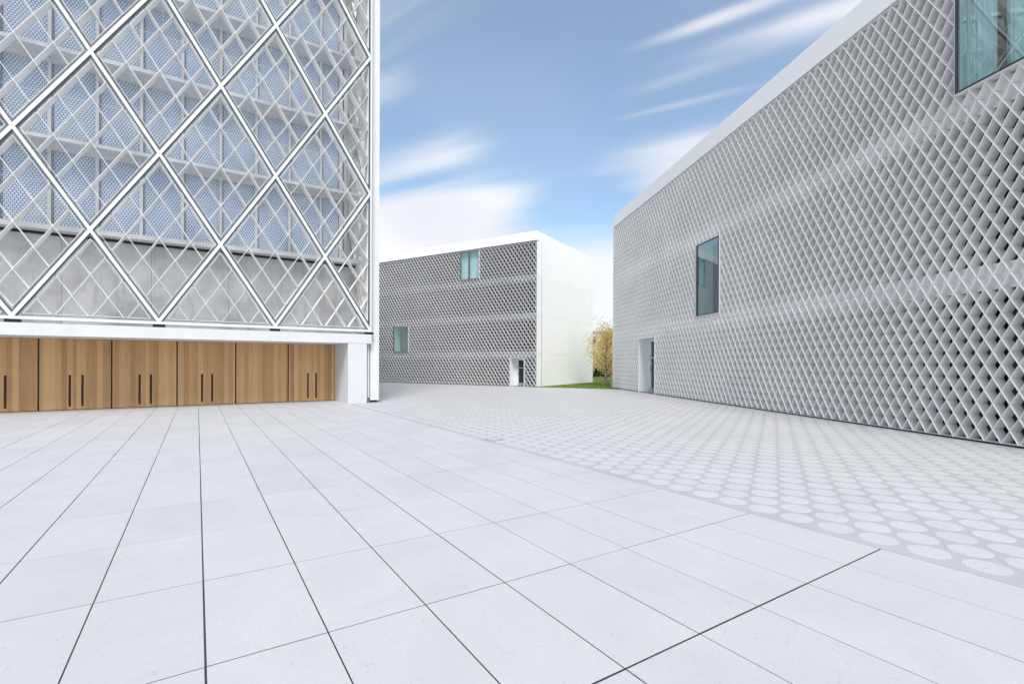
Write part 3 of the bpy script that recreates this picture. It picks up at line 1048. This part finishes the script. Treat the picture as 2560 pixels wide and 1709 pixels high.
# corner post
bevel(MB().box(5.70, 6.045, 0.28, 0.62, 0.085, ZT + 0.09).build('corner_post', 'white_metal', mq), 0.008)
MB().box(5.76, 5.99, 0.34, 0.56, -0.02, 0.083).build('post_foot', 'black_metal', mq)
MB().box(5.60, 5.66, 0.30, 0.60, 0.20, 2.66).build('post_fin', 'cream_metal', mq)
# side cage, seen from within
cage_plane(0.0, 3 * SPN, (6.03, 0.66), R(90), False)
MB().box(5.90, 6.02, 0.66, 0.66 + 3 * SPN, Z0 - 0.085, Z0 - 0.002).build('bottom_chord', 'white_metal', mq)
MB().box(5.90, 6.02, 0.66, 0.66 + 3 * SPN, ZT + 0.002, ZT + 0.09).build('top_chord', 'white_metal', mq)

# base: lintel, pier, doors
DY = 2.19
bevel(MB().box(XL - 0.06, 5.68, 0.05, DY - 0.002, 2.305, 2.66).build('lintel', 'white_concrete', mq), 0.008)
bevel(MB().box(4.785, 5.50, 0.06, DY + 0.4, -0.02, 2.303).build('pier', 'white_concrete', mq), 0.006)
MB().box(XL, 4.78, DY + 0.06, DY + 0.12, 0.0, 2.30).build('door_backing', 'black_metal', mq)
MB().box(XL, 4.78, DY + 0.02, DY + 0.058, 0.0, 0.012).build('threshold', 'joint_bed', mq)
def door_leaf(x0, x1, slot, lock=False):
    z0, z1 = 0.014, 2.300
    c = 0.5 * (x0 + x1)
    y0, y1 = DY, DY + 0.055
    b_ = MB()
    if slot is None:
        b_.box(x0, x1, y0, y1, z0, z1)
    else:
        s0, s1, t0, t1 = slot - 0.032, slot + 0.032, 0.11, 1.135
        o = [(x0, z0), (x1, z0), (x1, z1), (x0, z1)]
        h_ = [(s0, t0), (s1, t0), (s1, t1), (s0, t1)]
        b_.add([(a, y0, e_) for a, e_ in o] + [(a, y0, e_) for a, e_ in h_] + [(a, y1, e_) for a, e_ in o] + [(a, y1, e_) for a, e_ in h_],
               [(0, 1, 5, 4), (1, 2, 6, 5), (2, 3, 7, 6), (3, 0, 4, 7), (0, 8, 9, 1), (1, 9, 10, 2), (2, 10, 11, 3), (3, 11, 8, 0),
                (4, 5, 13, 12), (5, 6, 14, 13), (6, 7, 15, 14), (7, 4, 12, 15)])
    b_.v = [(a - c, q_ - y0, e_) for a, q_, e_ in b_.v]
    lo = b_.build('door_leaf', 'oak', mq, (c, y0, 0), fix=slot is None)
    if slot is not None:
        MB().box(slot - c - 0.0315, slot - c + 0.0315, 0.040, 0.0545, 0.1105, 1.1345).build('handle_recess', 'red_brown', lo)
        MB().box(slot - c - 0.0315, slot - c + 0.0315, 0.012, 0.026, 0.1105, 0.60).build('pull_strip', 'red_brown', lo)
    if lock:
        lx = slot - c - 0.135
        MB().add([(lx + 0.02 * math.cos(k * math.pi / 6), -0.006, 0.97 + 0.02 * math.sin(k * math.pi / 6)) for k in range(12)] + [(lx + 0.02 * math.cos(k * math.pi / 6), -0.0005, 0.97 + 0.02 * math.sin(k * math.pi / 6)) for k in range(12)],
                 [tuple(range(12))] + [(k, k + 12, (k + 1) % 12 + 12, (k + 1) % 12) for k in range(12)]).build('lock', 'white_metal', lo)
gaps = [-4.271 - 1.815 * k for k in range(4, 0, -1)] + [-4.271, -2.461, -0.645, 1.177, 3.0, 4.782]
for gi in range(len(gaps) - 1):
    a, b_ = gaps[gi] + 0.022, gaps[gi + 1] - (0.022 if gi < len(gaps) - 2 else 0.012)
    mid = (gaps[gi] + gaps[gi + 1]) / 2
    fixed = gi == len(gaps) - 3
    door_leaf(a, mid - 0.0022, None if fixed else mid - 0.158)
    door_leaf(mid + 0.0022, b_, None if fixed else mid + 0.158, lock=gi == len(gaps) - 2)

# concrete band above the doors, in three pours
CZ = 5.66
xx = 5.62
while xx > XL:
    xa = max(XL, xx - 2.34)
    MB().box(xa + 0.004, xx - 0.004, DY + 0.06, DY + 0.4, 2.34, CZ).build('concrete_panel', 'raw_concrete', mq)
    xx = xa
# ledge on top of the concrete
led = MB().box(XL, 5.62, 1.62, DY + 0.40, CZ + 0.03, CZ + 0.09)
led.box(XL, 5.75, 1.56, 1.62, CZ + 0.0, CZ + 0.16)
led.build('ledge', 'white_metal', mq)
MB().box(XL, 5.6, DY - 0.02, DY + 0.055, CZ - 0.05, CZ + 0.028).build('ledge_gap', 'black_metal', mq)
# glazing: mullions, panes, walkways
levels = [CZ + 0.10, 8.42, 11.20, 13.96, 16.74, ZT]
mulls = [-0.498 + 1.1715 * k for k in range(-9, 5)]
mm = MB().box(-0.045, 0.045, -0.10, 0.0, levels[0] + 0.0, ZT).mesh('mullion', 'white_metal')
mm2 = MB().box(0.050, 0.085, -0.04, 0.0, levels[0] + 0.0, ZT).mesh('mullion_gasket', 'grey_metal')
for x in mulls:
    mo = place('mullion', mm, mq, (x, DY - 0.005, 0))
    place('mullion_gasket', mm2, mo)
pane_cache = {}
edges = mulls + [4.80]
edges = [XL] + mulls[0:] + [4.90]
for k in range(len(edges) - 1):
    a, b_ = edges[k], edges[k + 1]
    if b_ - a < 0.2:
        continue
    for li in range(len(levels) - 1):
        z0, z1 = levels[li] + (0.05 if li else 0.0), levels[li + 1] - 0.13
        key = (round(b_ - a, 2), round(z1 - z0, 2))
        if key not in pane_cache:
            pane_cache[key] = MB().box(0.002, b_ - a - 0.002, 0, 0.03, 0, z1 - z0).mesh('glass_panel', 'fritted_glass')
        place('glass_panel', pane_cache[key], mq, (a, DY + 0.0, z0))
MB().box(XL, 5.2, DY + 0.06, DY + 0.4, CZ + 0.10, ZT).build('inner_wall', 'grey_metal', mq)
MB().box(4.92, 5.06, DY - 0.06, DY + 0.058, CZ + 0.10, ZT).build('corner_column', 'white_metal', mq)
MB().tube([(5.19, DY - 0.02, CZ + 0.1), (5.19, DY - 0.02, ZT)], [0.085, 0.085], 16).build('round_column', 'white_metal', mq, smooth=True)
for li in range(1, len(levels) - 1):
    z = levels[li]
    wk = MB().box(XL, 5.70, 1.36, 1.42, z - 0.02, z + 0.10)
    wk.box(XL, 5.30, DY - 0.16, DY - 0.11, z - 0.09, z + 0.0)
    wk.box(XL, 5.30, DY - 0.10, DY - 0.006, z - 0.12, z - 0.05)
    wo2 = wk.build('walkway', 'white_metal', mq)
    MB().box(XL, 5.62, 1.425, DY - 0.165, z - 0.012, z + 0.004).build('walkway_sheet', 'hex_sheet', wo2)
    for x in mulls[::2]:
        br = MB().blade((0, 0), (1, 0), (0, 0.02), 0, 1)
        br.v = []
        br.f = []
        br.box(x - 0.02, x + 0.02, 1.42, DY - 0.10, z - 0.055, z - 0.014)
        br.tube([(x, 1.45, z - 0.05), (x, DY - 0.05, z - 0.34)], [0.016, 0.016], 6)
        br.build('bracket', 'white_metal', wo2)
    zm = (levels[li] + levels[li - 1]) / 2
    MB().tube([(XL, 1.39, zm), (5.6, 1.39, zm)], [0.008, 0.008], 5).build('wire', 'white_metal', mq)
zm = (levels[4] + levels[5]) / 2
# struts between cage and inner volume
for j in range(1, NR):
    for k in range(NB + 1):
        xk = XR - k * SPN - (SPN / 2 if j % 2 else 0)
        if xk < XL:
            continue
        MB().tube([(xk, 0.16, Z0 + j * RISE), (xk, DY - 0.02, Z0 + j * RISE + 0.0)], [0.022, 0.022], 6).build('strut', 'white_metal', mq)
# body behind
MB().box(XL, 5.25, DY + 0.45, DY + 8.5, 0.0, ZT + 0.05).build('body', 'white_render', mq)
MB().box(XL, 5.3, DY, DY + 8.6, ZT + 0.10, ZT + 0.30).build('roof', 'white_render', mq)

# ------------------------------------------------------------------ lawn, tree and what lies beyond
ax = (far_r - far_l).normalized()
lawn_poly = [(-60, 60), (-20, 46.0), (edge_l.x + 0.1, edge_l.y + 0.05), (edge_r.x - 0.1, edge_r.y + 0.05), (30, 30.2), (90, 60), (80, 95), (-60, 95)]
lw = MB().add([(a, b_, 0.0) for a, b_ in [(edge_l.x - 0.4, edge_l.y - 0.2), (edge_r.x, edge_r.y - 0.25), (12, edge_r.y + 0.4), (60, 62), (60, 80), (-60, 80), (-40, 60)]], [(0, 1, 2, 3, 4, 5, 6)])
lawn = struct(lw.build('lawn', 'lawn_soil', loc=(0, 0, -0.035), fix=False))
gr = MB()
rg = random.Random(11)
for _ in range(9000):
    t_ = rg.random()
    y = 29.6 + (rg.random() ** 1.6) * 16
    x = y * rg.uniform(0.03, 0.225)
    P = Vector((x, y, 0))
    a, b_ = edge_l - edge_r, P - edge_r
    if a.x * b_.y - a.y * b_.x > 0.02 * a.length:
        continue
    if P.dot(nR) > RD and P.dot(eR) < 29.95:
        continue
    q_ = P - nC * CD
    if q_.dot(nC) > 0 and q_.dot(-eC) < -15.26:
        continue
    h_ = rg.uniform(0.05, 0.12)
    an = rg.random() * 6.28
    dx, dy = math.cos(an) * 0.022, math.sin(an) * 0.022
    lx, ly = rg.uniform(-.04, .04), rg.uniform(-.04, .04)
    gr.add([(x - dx, y - dy, -0.035), (x + dx, y + dy, -0.035), (x + lx, y + ly, h_ - 0.035)], [(0, 1, 2)])
go = stuff(gr.build('grass', 'grass_blade', None, fix=False))
tag(go, 'short green grass of the lawn between the two lattice buildings', 'grass')

def tree(name, label, loc, height, spread, base, nleaf, leaf_mat, leaf, seed, trunk_r=0.10, group=None, limbs=13, lean=0.0):
    rt = random.Random(seed)
    root = thing(name, label, 'tree', loc, 0, group)
    tb = MB()
    pts, rad = [], []
    for i in range(7):
        f = i / 6
        pts.append((lean * f + rt.uniform(-.05, .05) * f * 2, rt.uniform(-.06, .06) * f * 2, height * 0.93 * f - 0.05))
        rad.append(trunk_r * (1 - 0.88 * f))
    tb.tube(pts, rad, 8)
    tips = []
    for i in range(limbs):
        f = base + (0.93 - base) * (i + rt.random()) / limbs
        an = i * 2.4 + rt.uniform(-.4, .4)
        ln_ = spread * (1.05 - 0.75 * (f - base) / (1 - base)) * rt.uniform(0.75, 1.15)
        p0 = Vector((lean * f, 0, height * 0.93 * f))
        d = Vector((math.cos(an), math.sin(an), rt.uniform(0.45, 1.0)))
        q = [p0]
        for s_ in range(1, 5):
            q.append(p0 + d * (ln_ * s_ / 4) + Vector((rt.uniform(-.08, .08), rt.uniform(-.08, .08), 0.05 * s_ * s_ * ln_ * 0.25)))
        r0 = trunk_r * 0.42 * (1 - 0.7 * f)
        tb.tube(q, [r0, r0 * .75, r0 * .5, r0 * .32, r0 * .12], 5)
        for s_ in range(1, 5):
            tips.append((q[s_], 0.10 * spread + 0.11 * ln_))
            for _ in range(2):
                e_ = q[s_] + Vector((rt.gauss(0, 1), rt.gauss(0, 1), rt.gauss(0.3, .8))) * 0.18 * spread
                tb.tube([q[s_], e_], [r0 * 0.25, r0 * 0.06], 4)
                tips.append((e_, 0.13 * spread))
    tips.append((Vector(pts[-1]), 0.12 * spread))
    tb.build('trunk', 'bark', root, fix=False)
    lb_ = MB()
    for _ in range(nleaf):
        c, s_ = rt.choice(tips)
        c = c + Vector((rt.gauss(0, s_), rt.gauss(0, s_), rt.gauss(0, s_ * 0.8)))
        if c.z < height * base * 0.55:
            continue
        nrm = Vector((rt.gauss(0, 1), rt.gauss(0, 1), rt.gauss(0, 1))).normalized()
        a = nrm.orthogonal().normalized() * leaf * rt.uniform(0.6, 1.2)
        b_ = nrm.cross(a) * 0.72
        lb_.add([c - a, c + b_ * 0.8, c + a, c - b_ * 0.8], [(0, 1, 2, 3)])
    lb_.build('crown', leaf_mat, root, fix=False)
    return root
tree('birch_tree', 'slender birch with sparse yellow leaves on the lawn between the buildings', (6.72, 35.0, -0.03), 4.4, 1.75, 0.13, 4200, 'leaf_birch', 0.055, 5, 0.115, None, 20)
tree('autumn_tree', 'dense orange gold tree behind the birch near the right building', (9.1, 43.5, -0.03), 3.5, 1.6, 0.10, 6500, 'leaf_gold', 0.085, 8, 0.13, None, 22)
tree('autumn_tree', 'taller lime green tree rising behind the gold one', (10.15, 49.5, -0.03), 5.0, 1.7, 0.14, 6000, 'leaf_lime', 0.11, 9, 0.16, None, 22)
tree('autumn_tree', 'golden tree half hidden at the edge of the middle building', (8.5, 57.0, -0.03), 3.6, 1.6, 0.12, 3600, 'leaf_birch', 0.10, 21, 0.12, None, 16)
# hedge
hd = thing('hedge', 'low dark clipped hedge running across the back of the lawn', 'hedge', (10, 58.5, -0.03))
hm = MB()
rh = random.Random(4)
for _ in range(5200):
    c = Vector((rh.uniform(-4.2, 9), rh.uniform(-.35, .35), rh.random() ** 0.8 * (1.0 + 0.12 * math.sin(_ * 0.01))))
    nrm = Vector((rh.gauss(0, 1), rh.gauss(0, 1), rh.gauss(0, 1))).normalized()
    a = nrm.orthogonal().normalized() * 0.10
    b_ = nrm.cross(a)
    hm.add([c - a, c + b_, c + a, c - b_], [(0, 1, 2, 3)])
hm.build('foliage', 'leaf_hedge', hd, fix=False)
hs = MB()
for k in range(14):
    hs.tube([(-4 + k, 0, -0.02), (-4 + k + 0.05, 0.03, 0.8)], [0.03, 0.012], 5)
hs.build('stem', 'bark', hd, fix=False)
# far building and wall
fb = thing('far_building', 'blurred pale apartment block with red brick base beyond the trees', 'building', (17.5, 92, -0.1))
MB().box(-6, 14, 0, 8, 1.9, 7.6).build('wall', 'facade_far', fb)
MB().box(-6.05, 14.05, -0.05, 8, 0.0, 1.898).build('brick_base', 'brick_far', fb)
MB().box(-6.3, 14.3, -0.3, 8.3, 7.602, 7.9).build('roof', 'roof_grey', fb)
wmesh = MB().box(-0.55, 0.55, -0.03, 0.05, 0, 1.3).mesh('window', 'inner_glass')
fmesh = MB()
for (a, b_, c, d) in ((-0.62, 0.62, -0.08, -0.001), (-0.62, 0.62, 1.301, 1.38), (-0.62, -0.551, 0, 1.3), (0.551, 0.62, 0, 1.3)):
    fmesh.box(a, b_, -0.05, 0.04, c, d)
fmesh = fmesh.mesh('frame', 'white_metal')
for zf in (2.6, 5.3):
    for k in range(8):
        wo3 = place('window', wmesh, fb, (-4.6 + 2.3 * k, 0, zf))
        place('frame', fmesh, wo3)
# street lamps beyond
def lamp(x, y, h_, label, double):
    l = thing('street_lamp', label, 'street lamp', (x, y, -0.05), 0)
    MB().tube([(0, 0, 0), (0, 0, h_ * 0.5), (0, 0, h_)], [0.085, 0.065, 0.05], 8).build('pole', 'grey_metal', l, smooth=True)
    MB().box(-0.14, 0.14, -0.14, 0.14, 0.0, 0.09).build('base_plate', 'grey_metal', l)
    MB().box(-1.25 if double else -0.15, 1.25 if double else 0.15, -0.05, 0.05, h_ - 0.01, h_ + 0.06).build('arm', 'grey_metal', l)
    for s_ in ((-1, 1) if double else (1,)):
        MB().box(s_ * 0.95 - 0.30, s_ * 0.95 + 0.30, -0.10, 0.10, h_ + 0.062, h_ + 0.13).build('lamp_head', 'frame_dark', l) if double else MB().box(-0.12, 0.12, -0.12, 0.12, h_ + 0.062, h_ + 0.30).build('lamp_head', 'frame_dark', l)
lamp(10.95, 60.0, 4.75, 'grey street lamp with a crossbar head above the yellow trees', True)
lamp(8.62, 52.3, 3.6, 'thin dark pole just past the corner of the middle building', False)
# pale block at the foot of the right building
kb = MB().box(-0.42, 0.42, -0.16, 0.16, 0.0, 0.42)
kbo = bevel(kb.build('concrete_block', 'kerb_stone', None, (7.0, 32.4, -0.035), 0.1), 0.015)
tag(kbo, 'pale concrete block on the grass at the far corner of the right building', 'concrete block')
